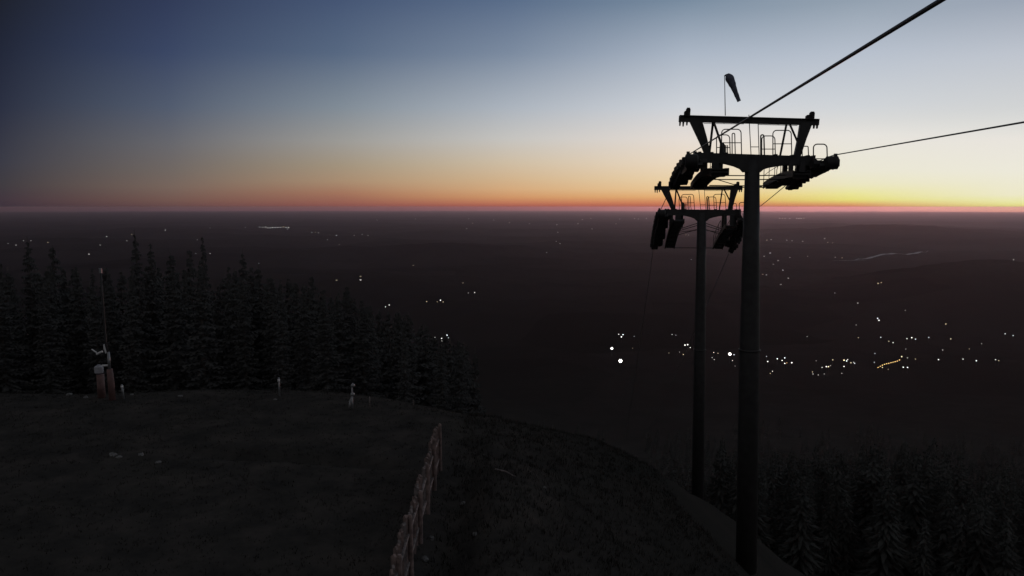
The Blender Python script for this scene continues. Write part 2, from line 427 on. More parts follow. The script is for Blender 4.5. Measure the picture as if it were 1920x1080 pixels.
    # lifting pulleys on the gantry ends, hooks beneath
    for blocks in ([(1290, 212, 8, 19), (1285, 215, 5, 13)], [(1522, 219, 8, 18), (1516, 222, 10, 12)]):
        k = MB()
        for cx, cy, ww, h_ in blocks:
            u, w = HW(cx, cy); ww *= KX / 2; h_ *= KZ / 2
            k.prism([(u - ww, w - h_), (u + ww, w - h_), (u + ww, w + h_ * .7), (u + ww * .6, w + h_), (u - ww * .6, w + h_), (u - ww, w + h_ * .7)], 'v', -.1, .1, fn=P3)
        k.build('lifting_block', M['dark'], root)
    for hx, hy in ((1275, 232), (1281, 233), (1288, 231), (1532, 237), (1526, 237), (1519, 236)):
        k = MB(); u, w = HW(hx, hy); k.prism([(u - .025, w - .09), (u + .025, w - .09), (u + .045, w + .14), (u - .045, w + .14)], 'v', -.05, .05, fn=P3)
        k.build('rope_hook', M['dark'], root)
    # thin hand rails under the beam and the rung frame in the middle
    k = MB()
    for line in ([(1319, 229), (1319, 232), (1394, 233), (1394, 231)], [(1421, 234), (1494, 236), (1494, 231)], [(1357, 230), (1357, 233)], [(1458, 230), (1458, 235)]):
        k.tube([P3(HW(*p)[0], -.1, HW(*p)[1]) for p in line], .012, 5)
    k.build('safety_line', mst, root)
    k = MB()
    for line in ([(1403, 216), (1407, 292)], [(1420, 228), (1422, 292)], [(1406, 276), (1422, 276)]):
        k.tube([P3(HW(*p)[0], -.16, HW(*p)[1]) for p in line], .018, 6)
    k.build('access_frame', mst, root)
    # rails: inverted U hoops
    def hoop(x0, x1, ytop, ybot, bar, v, r_=.022, rad=7):
        k = MB()
        pts = [(x0, ybot), (x0, ytop + rad)] + [(x0 + rad - rad * math.cos(t_), ytop + rad - rad * math.sin(t_)) for t_ in arc(.2, math.pi / 2, 5)]
        pts += [(x1 - rad + rad * math.sin(t_), ytop + rad - rad * math.cos(t_)) for t_ in arc(0, math.pi / 2 - .2, 5)] + [(x1, ytop + rad), (x1 + 1, ybot)]
        k.tube([P3(HW(*p)[0], v, HW(*p)[1]) for p in pts], r_, 7)
        if bar: k.tube([P3(HW(x0, bar)[0], v, HW(x0, bar)[1]), P3(HW(x1, bar)[0], v, HW(x1, bar)[1])], r_ * .9, 6)
        k.build('guard_rail', mst, root)
    hoop(1351, 1387, 244, 293, 269, -.35)
    hoop(1346, 1371, 251, 294, 275, .45)
    hoop(1374, 1379, 249, 294, None, .2, rad=2.4)
    hoop(1446, 1480, 246, 294, 271, -.35)
    hoop(1432, 1457, 253, 294, 278, .45)
    hoop(1428, 1434, 252, 294, None, .2, .03, 2.8)
    hoop(1502, 1513, 275, 297, None, -.2, rad=2)
    hoop(1520, 1545, 272, 312, 299, -.45, .025)
    k = MB()                                            # rod cluster and motor box behind the left rails
    for q in (1352, 1356, 1360, 1363, 1366): k.tube([P3(HW(q, 294)[0], .3, HW(q, 294)[1]), P3(HW(q, 271)[0], .3, HW(q, 271)[1])], .022, 6)
    k.prism([HW(1350, 294), HW(1361, 294), HW(1361, 272), HW(1357, 266), HW(1352, 268)], 'v', .15, .4, fn=P3)
    k.build('cable_winch', M['dark'], root)
    # sheave trains, outboard of the arm ends
    for side in (-1, 1):
        T0 = TRAIN0 if side < 0 else -1.6
        tr = MB(); n = 12 if side < 0 else 10; step = (TRAIN1 - T0) / n
        U = side * GAUGE
        def dep(v): return .62 - .30 * (v - TRAIN0) / (TRAIN1 - TRAIN0)
        def uvq(p_, v_, q_): return Vector((v_, p_, q_))
        def bm(va, vb, drop, hgt, ua, ub):
            za, zb = zc(va) - drop, zc(vb) - drop; c_ = (vb - va) * .10
            ua, ub = sorted((U - side * ua, U - side * ub))
            tr.prism([(va + c_, za + hgt / 2), (va, za), (va + c_, za - hgt / 2), (vb - c_, zb - hgt / 2), (vb, zb), (vb - c_, zb + hgt / 2)], 'u', ua, ub, fn=uvq)
        for i in range(0, n, 2):
            va, vb = T0 + step * (i + .1), T0 + step * (i + 1.9); d_ = dep((va + vb) / 2)
            bm(va, vb, d_ * .42, .20, -.17, -.12); bm(va, vb, d_ * .42, .20, .12, .18)
            bm(va + .05, vb - .1, d_ * (.62 if i % 4 else .72), .20, .16, .46)
            bm(va + .25, vb - .25, d_ * .55, .30, .40, .58 if i % 4 else .66)
        for i in range(n):
            v = T0 + step * (i + .5); tr.box((U + side * .24, v, zc(v) - .26 - .05 * (i % 2)), (.14, .22, .30), None, 0, .02)
        for i in range(0, n, 4):
            va, vb = T0 + step * (i + .6), T0 + step * (i + 3.4); bm(va, vb, dep((va + vb) / 2) * .78, .20, -.10, .10)
        for i in range(0, n, 6):
            va, vb = T0 + step * (i + 1.2), T0 + step * (i + 4.8); bm(va, vb, dep((va + vb) / 2) * .95, .16, -.08, .30)
        vv = np.linspace(T0 + .3, TRAIN1 - .2, 13)
        tr.prism([(v, zc(v) - dep(v) * .3) for v in vv] + [(v, zc(v) - dep(v) * .8) for v in vv[::-1]], 'u', min(U - side * .2, U - side * .36), max(U - side * .2, U - side * .36), fn=uvq)
        train = tr.build('sheave_train', M['dark'], root)
        for i in range(n):
            v = T0 + step * (i + .5); c_ = Vector((U, v, zc(v) - .27)); k = MB()
            k.tube([c_ + Vector((-.09, 0, 0)), c_ + Vector((-.085, 0, 0)), c_ + Vector((-.03, 0, 0)), c_ + Vector((.03, 0, 0)), c_ + Vector((.085, 0, 0)), c_ + Vector((.09, 0, 0))], [.20, .27, .245, .245, .27, .20], 18)
            k.tube([c_ + Vector((-.17, 0, 0)), c_ + Vector((.17, 0, 0))], .05, 8)
            k.build('sheave', M['rubber'], train)
        # rope catchers at the ends
        for v in (T0 + .12, TRAIN1 - .12):
            k = MB(); c0 = Vector((U, v, zc(v) - .27)); k.tube([c0 + Vector((q_, 0, 0)) for q_ in sorted((-side * .27, -side * .24, side * .18, side * .21))], [.2, .26, .26, .2], 20)
            k.prism([(v - .06, zc(v) - .02), (v + .06, zc(v) - .02), (v + .05, zc(v) + .09), (v - .03, zc(v) + .09)], 'u', U + side * .10 - .06, U + side * .10 + .06, fn=lambda p_, v_, q_: Vector((v_, p_, q_)))
            k.build('rope_catcher', M['dark'], train)
        # bracket carrying the train on the arm end
        k = MB()
        ue = uL if side < 0 else uR
        k.prism([(ue - side * .05, H - .02 - side * .06), (ue - side * .3, H - .42), (U - side * .1, zc(0) - .6), (U + side * .12, zc(0) - .5), (U + side * .12, zc(0) - .28), (U - side * .05, zc(0) - .18)], 'v', -.2, .25, fn=lambda p_, v_, q_: Vector((p_, v_, q_)))
        k.build('train_bracket', mst, root)
        # stepped catwalk inside the train, on hangers, with its own rails
        cw = MB(); uc = side * (GAUGE - 1.12); nst = 9; CA, CB = T0 + .3, TRAIN1 - .1; sl = (CB - CA) / nst
        def zw(v): return zc(v) - .62 + .34 * (v - CA) / (CB - CA)
        for i in range(nst):
            v = CA + sl * (i + .5); z = zw(v)
            cw.box((uc, v, z + .02), (.66, sl * .8, .05)); cw.box((uc, v, z - .17), (.50, sl * .55, .18))
        vv = np.linspace(CA, CB, 15)
        for e in (-.33, .33):
            cw.prism([(v, zw(v) + .08) for v in vv] + [(v, zw(v) - .20) for v in vv[::-1]], 'u', uc + e - .025, uc + e + .025, fn=uvq)
        cw.prism([(v, zw(v) - .03) for v in vv] + [(v, zw(v) - .11) for v in vv[::-1]], 'u', uc - .30, uc + .30, fn=lambda p_, v_, q_: Vector((v_, p_, q_)))
        walk = cw.build('catwalk', M['dark'], root)
        for v, uo in ((-.5, -.26), (-.5, .22), (.6, -.26), (.6, .27), (.05, .44), (-1.3, .0)):
            k = MB(); k.box((uc + uo, v, (H - .3 + zw(v)) / 2), (.17, .15, max(.2, H - .3 - zw(v)))); k.build('hanger', mst, walk)
        for e in (-.3, .3):
            if side < 0 and e < 0: continue
            for lo_, hi_ in ((1.3, TRAIN1),):
                k = MB(); pts = [Vector((uc + e, v, zw(v) + .05)) for v in np.linspace(lo_, hi_, 4)]
                up_ = Vector((0, 0, .8))
                k.tube([pts[0], pts[0] + up_ * .85, pts[0].lerp(pts[1], .15) + up_] + [q + up_ for q in pts[1:3]] + [pts[3].lerp(pts[2], .15) + up_, pts[3] + up_ * .85, pts[3]], .018, 6)
                k.tube([q + up_ * .5 for q in pts], .013, 6); k.tube([pts[1], pts[1] + up_], .016, 6); k.tube([pts[2], pts[2] + up_], .016, 6)
                k.build('catwalk_rail', mst, walk)
    # ties from the mast to the catwalks
    k = MB()
    for y_, z_ in ((-.1, -.86), (.12, -1.02), (.12, -1.28)):
        for side in (-1, 1): k.tube([(side * .2, y_, H + z_), (side * (1.55 if z_ > -1 else 1.7), y_ + .3, min(H + z_ + .03, zw(.5) + (z_ + .86)))], .025, 6)
    k.tube([(-.3, .1, H - 1.35), (-1.6, 1.0, zw(1.0) - .1)], .02, 6); k.tube([(.3, .1, H - 1.35), (1.6, 1.0, zw(1.0) - .1)], .02, 6)
    k.build('tie_rod', mst, root)
    k = MB(); zz = zc(TRAIN1 - .3) - .45; k.tube([(-1.6, TRAIN1 - .3, zz), (1.6, TRAIN1 - .3, zz)], .03, 6)
    k.build('spreader_bar', mst, root)
    MW = Matrix.Translation((top.x, top.y, base)) @ Matrix.Rotation(-math.atan(HEAD), 4, 'Z')
    rope = {s_: [MW @ Vector((s_ * GAUGE, v, zc(v) + .02)) for v in np.linspace(TRAIN0 if s_ < 0 else -1.6, TRAIN1, 19)] for s_ in (-1, 1)}
    return root, rope, lambda qx, qy, v=0.0: MW @ P3(HW(qx, qy)[0], v, HW(qx, qy)[1])
pyl1, rope1, head1 = make_pylon(1411, 291, 32.0, R(2.5), -.15, .02, -.175, 'tall dark lift pylon in front, with a windsock above its lifting frame', .34, 1.0)
pyl2, rope2, head2 = make_pylon(1316, 393.5, 50.0, R(.3), .05, -.15, -.43, 'lower lift pylon behind, its right side covered by the mast of the taller one', .26, .9)

HR = .0205
for s_, lab in ((-1, 'thick haul rope slanting down from the top edge to the left wheels'), (1, 'thin haul rope running from the right edge to the right wheels')):
    p0 = rope1[s_][0]
    back_d = Vector((-.157, -1.0, -.0218))
    pts = [p0 + back_d * 45, p0 + back_d * 20, p0 + back_d * 8] + rope1[s_]
    e1, b2 = rope1[s_][-1], rope2[s_][0]
    pts += [e1.lerp(b2, .5) - Vector((0, 0, .02))] + rope2[s_]
    e2 = rope2[s_][-1]; dd = (rope2[s_][-1] - rope2[s_][-2]).normalized()
    for q in (10, 30, 60, 100, 150, 200): pts.append(e2 + dd * q + Vector((0, 0, .00012 * q * q)))
    k = MB(); k.tube(pts, HR, 10); tag(k.build('haul_rope', M['rope'], None, True), lab, 'rope', 'haul ropes of the chairlift')

# windsock on the gantry of the near pylon
wb = head1(1360, 214)
ws = empty('windsock', wb)
tag(ws, 'limp dark windsock on a thin rod above the near pylon', 'windsock')
k = MB(); wt = head1(1358.5, 142) - wb; k.tube([(0, 0, -.06), wt * .6, wt], [.02, .016, .014], 8); k.build('pole', M['steel'], ws)
k = MB(); a0 = head1(1358, 143) - wb; a1 = head1(1365, 140) - wb
k.tube([a0, (a0 + a1) / 2 + Vector((0, 0, .03)), a1 + Vector((0, 0, .02))], .028, 8); k.build('swivel', M['dark'], ws)
k = MB(); q0 = head1(1363.5, 139) - wb; q1 = head1(1386, 190) - wb
pts, rad = [], []
for i in range(15):
    f_ = i / 14; p = q0.lerp(q1, f_); p.z += .10 * math.sin(math.pi * f_) * (1 - f_)
    pts.append(p); rad.append(1.34 * (.115 + .05 * math.sin(math.pi * min(1, f_ * 1.6)) * (1 - f_)) * (1 - .5 * f_) * (1 + .05 * math.sin(i * 2.4)))
rad[0] = .07; rad[1] = .125
k.tube(pts, rad, 16, cap=False); k.tube([pts[-1], pts[-1] + (q1 - q0).normalized() * -.02], [rad[-1], rad[-1] * .3], 16, cap=False)
k.build('sock', M['cloth'], ws, True)

# ------------------------------------------------------------------ wooden snow fence
FX = -2.86
fe = empty('snow_fence', (FX, 17.0, hz(FX, 17.0)))
tag(fe, 'weathered wooden snow fence of upright boards running away across the dark grass', 'fence')
rnd = random.Random(3)
def loc(y, dx=0.0): return Vector((dx, y - 17.0, hz(FX, y) - hz(FX, 17.0)))
y = 15.6; pi = 0
while y < 28.6:
    k = MB(); p = loc(y); hgt = 1.75 + rnd.uniform(-.12, .16); lean = rnd.uniform(-.02, .02)
    k.tube([p + Vector((.06, 0, -.3)), p + Vector((.06 + lean * .5, 0, hgt * .6)), p + Vector((.06 + lean, 0, hgt - .06)), p + Vector((.06 + lean, 0, hgt))], [.075, .07, .065, .045], 10)
    k.build('post', M['wood'], fe); y += 2.1; pi += 1
for zz in (.45, 1.25):
    k = MB(); k.tube([loc(q, 0.0) + Vector((0, 0, zz + rnd.uniform(-.03, .03))) for q in (15.6, 17.7, 19.8, 21.9, 24.0, 26.1, 28.2)], .045, 6); k.build('rail', M['wood2'], fe)
y = 15.7; ib = 0
while y < 28.5:
    sect = int((y - 15.6) / 2.1)
    if not (23.0 < y < 24.0):
        p = loc(y, -.07); hgt = 1.62 + (.14 if sect % 2 else -.06) + rnd.uniform(-.07, .07); wv = .075 + rnd.uniform(0, .04)
        ln = rnd.uniform(-.02, .02); tw = rnd.uniform(.35, .75)
        k = MB(); ca, sa = math.cos(tw), math.sin(tw)
        pr = [(-wv, -.1), (wv, -.1), (wv, hgt - rnd.uniform(0, .08)), (0, hgt + .02), (-wv, hgt - rnd.uniform(0, .08))]
        k.prism(pr, 'v', -.03, .03, fn=lambda a_, b_, c_: p + Vector((b_ * ca - a_ * sa + ln * c_ / 1.6, a_ * ca + b_ * sa, c_)))
        k.build('board', M['wood'] if rnd.random() < .6 else M['wood2'], fe)
    y += .25 + rnd.uniform(-.03, .03); ib += 1

# ------------------------------------------------------------------ snow making gear and stakes at the rim of the piste
p, dd = ground_hit(207, 750)
sl = empty('snow_lance', p); tag(sl, 'tall thin snow lance rising from a leaning red padded post at the left rim', 'snow lance')
u_ = dd / F
def rel(qx, qy, off=0.0): return at(qx, qy, dd + off) - p
k = MB(); k.tube([rel(211, 752), rel(208, 715), rel(205.5, 692)], [.17, .165, .15], 16); k.build('padded_post', M['pad'], sl, True)
k = MB(); k.tube([rel(205.5, 693), rel(203, 660)], [.075, .07], 12); k.build('mounting_post', M['alu'], sl, True)
k = MB(); k.tube([rel(202.5, 668), rel(198, 640), rel(193, 570), rel(188.5, 507)], [.06, .055, .05, .04], 10); lp = k.build('lance_pole', M['steel'], sl, True)
k = MB(); k.tube([rel(188.6, 512), rel(188.3, 503)], [.075, .065], 10); k.tube([rel(188.3, 506), rel(185, 503)], .02, 6); k.build('nozzle_head', M['alu'], lp)
k = MB(); k.tube([rel(196, 650), rel(200, 662)], .07, 8); k.tube([rel(195.5, 646), rel(196, 655)], .05, 8); k.build('tilt_bracket', M['white'], sl)
k = MB(); k.tube([rel(181, 664), rel(192, 659)], .055, 8); k.tube([rel(172, 655), rel(181, 661)], .035, 8); k.build('crank_arm', M['white'], sl)
k = MB(); k.tube([rel(191, 685.5), rel(204, 685)], .05, 8); k.build('feed_pipe', M['white'], sl)
p, dd = ground_hit(193, 746)
hy = empty('snow_hydrant', p); tag(hy, 'squat red padded hydrant with a grey valve box beside the snow lance', 'hydrant')
k = MB(); k.tube([rel(191, 748), rel(188, 702)], [.2, .19], 16); k.build('padding', M['pad'], hy, True)
k = MB(); k.tube([rel(195, 745), rel(192.5, 704)], .05, 8); k.build('pipe', M['white'], hy, True)
c_ = rel(185.5, 693); k = MB(); k.box(c_, (.42, .36, .40), Matrix.Rotation(.4, 3, 'Z'), 0, .05); k.tube([c_ + Vector((0, 0, .19)), c_ + Vector((0, 0, .26))], .1, 12); k.build('valve_box', M['grey'], hy)
def stake(qx, ybot, ytop, r_, m_, label, lean=0.0, band=True):
    global p, dd
    p, dd = ground_hit(qx, ybot)
    o = empty('marker_stake', p); tag(o, label, 'marker stake', 'stakes along the rim of the piste')
    k = MB(); k.tube([(0, 0, -.15), rel(qx + lean * .5, (ybot + ytop) / 2), rel(qx + lean, ytop)], [r_, r_ * .95, r_ * .8], 10); k.build('shaft', m_, o, True)
    if band:
        k = MB(); a_, b_ = rel(qx + lean * .8, ybot * .22 + ytop * .78), rel(qx + lean * .92, ybot * .08 + ytop * .92); k.tube([a_, b_], r_ * 1.15, 10); k.build('band', M['white'], o, True)
stake(232, 748, 721, .06, M['alu'], 'short pale stake just right of the snow lance', -4, True)
stake(524, 744, 708, .055, M['alu'], 'slim pale stake standing alone between the snow lance and the small standpipe', -1.5)
stake(693, 763, 744, .035, M['wood2'], 'short faint stake right of the small standpipe', 0, False)
stake(775, 759, 750, .04, M['wood2'], 'stub of a stake far right on the piste rim, beyond the fence', 0, False)
p, dd = ground_hit(659, 768)
sp_ = empty('standpipe', p); tag(sp_, 'small metal standpipe on two legs with round valve heads', 'standpipe')
for a_, b_ in (((655, 768), (656.5, 752)), ((661, 768), (659.5, 744))):
    k = MB(); k.tube([rel(*a_), rel(*b_)], .055, 10); k.build('leg', M['alu'], sp_, True)
k = MB(); k.tube([rel(655, 753), rel(661, 744)], .04, 8); k.tube([rel(659.5, 745), rel(660.5, 722)], .035, 8); k.build('riser', M['grey'], sp_, True)
for qx, qy in ((661, 739.5), (661.5, 723)):
    c_ = rel(qx, qy); k = MB(); k.tube([c_ + Vector((-.1, 0, 0)), c_ + Vector((-.06, 0, 0)), c_ + Vector((.06, 0, 0)), c_ + Vector((.1, 0, 0))], [.05, .09, .09, .05], 12)
    k.tube([c_, c_ + Vector((0, 0, .13))], .025, 8); k.build('valve_head', M['alu'], sp_, True)

# stones and a bleached stick
def rock(c, s_, seed):
    rn = random.Random(seed); k = MB(); vs, fs = [], []; n, m_ = 9, 6
    for a_ in range(m_ + 1):
        for b_ in range(n):
            ph, te = math.pi * a_ / m_, 2 * math.pi * b_ / n
            q = 1 + rn.uniform(-.22, .22); vs.append((s_ * 1.3 * q * math.sin(ph) * math.cos(te), s_ * q * math.sin(ph) * math.sin(te), s_ * .65 * q * math.cos(ph)))
    for a_ in range(m_):
        for b_ in range(n): fs.append((a_ * n + b_, (a_ + 1) * n + b_, (a_ + 1) * n + (b_ + 1) % n, a_ * n + (b_ + 1) % n))
    k.add(vs, fs); o = k.build('rock', M['rock']); o.location = (c.x, c.y, c.z + s_ * .2); o.rotation_euler = (0, 0, rn.uniform(0, 3)); return o
ROCKS = [(797, 1050, .15, 'pale stone close to the foot of the fence, lowest in view'), (809, 1010, .13, 'pale upright stone beside the fence boards'),
 (868, 945, .12, 'small grey stone in the rough grass right of the fence'), (891, 1003, .12, 'small stone lying low in the grass right of the fence'), (1021, 915, .10, 'single pale stone on the slope below the nearer stick'),
 (212, 854, .20, 'broad pale stone on the dark piste at the left'), (224, 858, .14, 'smaller stone touching the broad pale stone on the piste'), (265, 854, .16, 'pale stone at the left end of the rut'), (297, 868, .13, 'small stone just below the left end of the rut'),
 (66, 727, .22, 'pale stone on the rim near the left edge'), (130, 741, .22, 'flat stone on the rim left of the snow lance'), (161, 746, .16, 'small stone at the foot of the snow lance'), (247, 741, .14, 'small stone right of the short stake on the rim'), (338, 744, .17, 'pale stone on the rim between the snow lance and the slim stake'), (516, 750, .12, 'small stone at the foot of the slim stake')]
for n_, (qx, qy, s_, lab) in enumerate(ROCKS):
    c_, _ = ground_hit(qx, qy); tag(rock(c_, s_ * .7, n_), lab, 'stone', 'stones scattered on the plateau')
a_, _ = ground_hit(929, 884); b_, _ = ground_hit(966, 897)
k = MB(); k.tube([a_ + Vector((0, 0, .08)), a_.lerp(b_, .5) + Vector((.02, 0, .12)), b_ + Vector((0, 0, .06))], [.035, .03, .02], 7)
tag(k.build('fallen_branch', M['wood2']), 'thin bleached branch lying on the rough grass right of the fence', 'branch')

# rough grass on the plateau
rg = np.random.default_rng(5); NG = 26000
gx = rg.uniform(-34, 9, NG); gy = rg.uniform(15, 45, NG)
dens = vnoise(gx * .5, gy * .5, 77); keep = rg.uniform(0, 1, NG) < np.where(gx > -2.4, .95, .15 + .6 * dens)
gx, gy = gx[keep], gy[keep]; gz = height(gx, gy); ok = gz > -5; gx, gy, gz = gx[ok], gy[ok], gz[ok]
NG = len(gx); V = []; 
for b_ in range(4):
    an = rg.uniform(0, 2 * np.pi, NG); hh = rg.uniform(.05, .14, NG) * np.where(gx > -2.4, 1.5, .7); w = .02
    ox, oy = rg.normal(0, .08, NG), rg.normal(0, .08, NG); lx, ly = np.cos(an) * hh * .6, np.sin(an) * hh * .6
    V.append(np.stack([np.stack([gx + ox - np.sin(an) * w, gy + oy + np.cos(an) * w, gz - .02], 1), np.stack([gx + ox + np.sin(an) * w, gy + oy - np.cos(an) * w, gz - .02], 1), np.stack([gx + ox + lx, gy + oy + ly, gz + hh], 1)], 1))
V = np.concatenate(V).reshape(-1, 3)
me = bpy.data.meshes.new('grass'); me.vertices.add(len(V)); me.vertices.foreach_set('co', V.ravel()); me.loops.add(len(V)); me.loops.foreach_set('vertex_index', np.arange(len(V)))
me.polygons.add(len(V) // 3); me.polygons.foreach_set('loop_start', np.arange(0, len(V), 3)); me.update(calc_edges=True); me.materials.append(M['straw'])
go = bpy.data.objects.new('grass', me); COL.objects.link(go); tag(go, 'rough dry grass on the dark plateau', 'grass', None, 'stuff')

# ------------------------------------------------------------------ spruces
def spruce_meshes(seed, h=16.0, spread=.17):
    rn = random.Random(seed); tr = MB()
    tr.tube([(0, 0, -1.5), (0, 0, h * .3), (rn.uniform(-.05, .05), 0, h * .7), (0, 0, h)], [.22, .17, .09, .012], 8)
    cr = MB(); z = h * .10; 
    while z < h - .15:
        f_ = (h - z) / h; n = 6 if f_ > .15 else 4; rad = spread * h * f_ ** .85 * rn.uniform(.72, 1.12) + .08
        for q in range(n):
            an = 2 * math.pi * (q + rn.uniform(-.35, .35)) / n + z * 1.7; ln = rad * rn.uniform(.65, 1.2); dr = rn.uniform(.10, .42) * ln
            ca, sa = math.cos(an), math.sin(an); m_ = max(3, int(ln / .32)); zz = z + rn.uniform(-.15, .15)
            for i in range(m_):
                g0, g1 = i / m_, (i + 1.25) / m_
                w0_ = .10 + .34 * math.sin(math.pi * min(1, g0 + .15)) * min(1, ln)
                p0 = Vector((ca * ln * g0, sa * ln * g0, zz - dr * g0 ** 1.3 + .12 * g0 ** 3 * ln)); p1 = Vector((ca * ln * g1, sa * ln * g1, zz - dr * g1 ** 1.3 + .12 * g1 ** 3 * ln - .05))
                sd_ = Vector((-sa, ca, 0)) * w0_ * rn.uniform(.6, 1.2); hang = Vector((0, 0, -rn.uniform(.12, .34)))
                cr.add([p0, p1, p0.lerp(p1, .7) + sd_ + hang * .6], [(0, 1, 2)]); cr.add([p0, p1, p0.lerp(p1, .7) - sd_ + hang * .6], [(0, 2, 1)])
                cr.add([p0, p1, p0.lerp(p1, .5) + hang], [(0, 1, 2)])
        z += (.24 + .32 * f_) * rn.uniform(.8, 1.2)
    return tr.mesh('trunk', M['bark'], True), cr.mesh('crown', M['needle'] if seed % 2 else M['needle2'])
PROTO = [spruce_meshes(s_, 16.0, sp) for s_, sp in ((1, .15), (2, .19), (3, .13), (4, .165), (6, .21))]
def tree(x, y, h, var, label, group, rz):
    z = hz(x, y); o = empty('spruce_tree', (x, y, z), rz); k_ = h / 16.0; wd = random.uniform(.72, 1.22); o.scale = (k_ * wd, k_ * wd * random.uniform(.88, 1.12), k_); o.rotation_euler = (random.gauss(0, .02), random.gauss(0, .02), rz)
    tag(o, label, 'tree', group)
    for nm, me_ in zip(('trunk', 'crown'), PROTO[var]):
        c_ = bpy.data.objects.new(nm, me_); COL.objects.link(c_); c_.parent = o
    return o
SKYLINE = [(50, 443, 60, 0, 'slim spruce at far left whose tip stands against the haze'), (107, 460, 68, 1, 'blunt spruce between the far left spruce and the snow lance'),
 (255, 430, 56, 0, 'tallest spruce of the skyline, right of the snow lance'), (275, 456, 58, 2, 'lower spruce leaning close on the right of the tallest one'), (320, 464, 62, 3, 'broad spruce between the tallest one and the narrow pointed one'),
 (347, 468, 66, 2, 'small spruce just left of the narrow pointed one'), (380, 444, 58, 2, 'narrow pointed spruce, second tallest on the skyline'), (447, 466, 60, 0, 'pointed spruce standing alone right of the narrow tall one'),
 (490, 490, 64, 3, 'low spruce under the bright row of far lights'), (595, 514, 66, 1, 'spruce at the right shoulder of the dark wood'), (640, 526, 60, 3, 'rightmost clear tip of the dark wood, below the pair of white lights')]
rt = random.Random(12)
for qx, qy, d_, var, lab in SKYLINE:
    c_ = at(qx, qy, d_); tree(c_.x, c_.y, c_.z - hz(c_.x, c_.y), var, lab, 'spruces on the skyline of the wood', rt.uniform(0, 6))
placed = []
def edge(qx):
    return np.interp(qx, [-60, 0, 150, 300, 480, 560, 640, 700, 760, 830, 900], [494, 492, 497, 492, 500, 522, 545, 560, 585, 620, 655])
tries = 0
while len(placed) < 190 and tries < 9000:
    tries += 1
    qx = rt.uniform(-60, 880); d_ = rt.uniform(52, 120); qy = edge(qx) + abs(rt.gauss(0, 9)) + (0 if rt.random() < .8 else rt.uniform(0, 40))
    c_ = at(qx, qy, d_); h_ = c_.z - hz(c_.x, c_.y)
    if not 7 < h_ < 30 or any((c_.x - a_) ** 2 + (c_.y - b_) ** 2 < 6 for a_, b_ in placed): continue
    placed.append((c_.x, c_.y)); tree(c_.x, c_.y, h_, rt.randrange(5), 'dark spruce merged into the black wood below the skyline tips', 'spruces inside the dark wood', rt.uniform(0, 6))
# the woods lower down the mountain: too many to count
rf = random.Random(20)
def coarse_spruce(seed, k=1.0):
    rn = random.Random(seed); vs = []
    def tri(a_, b_, c_): vs.extend([tuple(a_), tuple(b_), tuple(c_)])
    z = .07
    while z < .97:
        f_ = 1 - z; n = int(7 * k ** .6) if f_ > .2 else 4; rad = .17 * f_ ** .85 * rn.uniform(.7, 1.2) + .008
        for q in range(n):
            an = 2 * math.pi * (q + rn.uniform(-.4, .4)) / n + z * 21; ln = rad * rn.uniform(.6, 1.25); dr = ln * rn.uniform(.15, .5)
            d_ = Vector((math.cos(an), math.sin(an), 0)); sd_ = Vector((-d_.y, d_.x, 0)) * (.010 + .19 * ln) / k; zz = z + rn.uniform(-.012, .012)
            a_ = Vector((0, 0, zz + .012)); m1 = d_ * ln * .55 + Vector((0, 0, zz - dr * .4)); t_ = d_ * ln + Vector((0, 0, zz - dr))
            tri(a_, m1 + sd_, m1 - sd_); tri(m1 + sd_ * .9, t_, m1 - sd_ * .9); tri(m1, t_ + Vector((0, 0, .004)), m1.lerp(t_, .5) - Vector((0, 0, rn.uniform(.015, .035))))
        z += (.028 + .034 * f_) * rn.uniform(.8, 1.2) / k
    r_ = .012
    for q in range(4):
        a0_, a1_ = q * math.pi / 2, (q + 1) * math.pi / 2
        tri((r_ * math.cos(a0_), r_ * math.sin(a0_), -.05), (r_ * math.cos(a1_), r_ * math.sin(a1_), -.05), (0, 0, .99))
    return np.array(vs)
CS = [coarse_spruce(k_) for k_ in range(40, 47)]; CF = [coarse_spruce(k_, 2.3) for k_ in range(50, 55)]
chunks = []
while len(chunks) < 2400:
    a_ = R(rf.uniform(-40, 40)); d_ = 66 * (640 / 66) ** rf.random(); x, y = math.sin(a_) * d_, math.cos(a_) * d_
    if d_ < (120 if x < 4 else 70): continue
    sl_x = 10.3 + HEAD * (y - 32)
    if abs(x - sl_x) < 5 + d_ * .02: continue                     # the lift's cleared lane
    zz = hz(x, y)
    if zz > -6: continue
    h_ = rf.uniform(7, 17); lim = (.30 if d_ < 200 else .245) + abs(rf.gauss(0, .05))
    h_ = min(h_, CAMZ - lim * y - zz)
    if h_ < 2.5: continue
    ro, w_ = rf.uniform(0, 6.28), h_ * rf.uniform(.85, 1.35); c0_, s0_ = math.cos(ro), math.sin(ro)
    v_ = CS[rf.randrange(len(CS))] if d_ > 170 else CF[rf.randrange(len(CF))]
    chunks.append(np.stack([x + w_ * (v_[:, 0] * c0_ - v_[:, 1] * s0_), y + w_ * (v_[:, 0] * s0_ + v_[:, 1] * c0_), zz + h_ * v_[:, 2]], 1))
V = np.concatenate(chunks)
me = bpy.data.meshes.new('forest'); me.vertices.add(len(V)); me.vertices.foreach_set('co', V.ravel()); me.loops.add(len(V)); me.loops.foreach_set('vertex_index', np.arange(len(V)))
me.polygons.add(len(V) // 3); me.polygons.foreach_set('loop_start', np.arange(0, len(V), 3)); me.update(calc_edges=True); me.materials.append(M['needle2'])
me.materials[0] = mat('far_spruce_needles', (0.060, 0.062, 0.058), 0.9, 0, .4, .3, spec=0.0)
fo = bpy.data.objects.new('forest', me); COL.objects.link(fo); tag(fo, 'black wooded mountainside falling to the valley', 'forest', None, 'stuff')

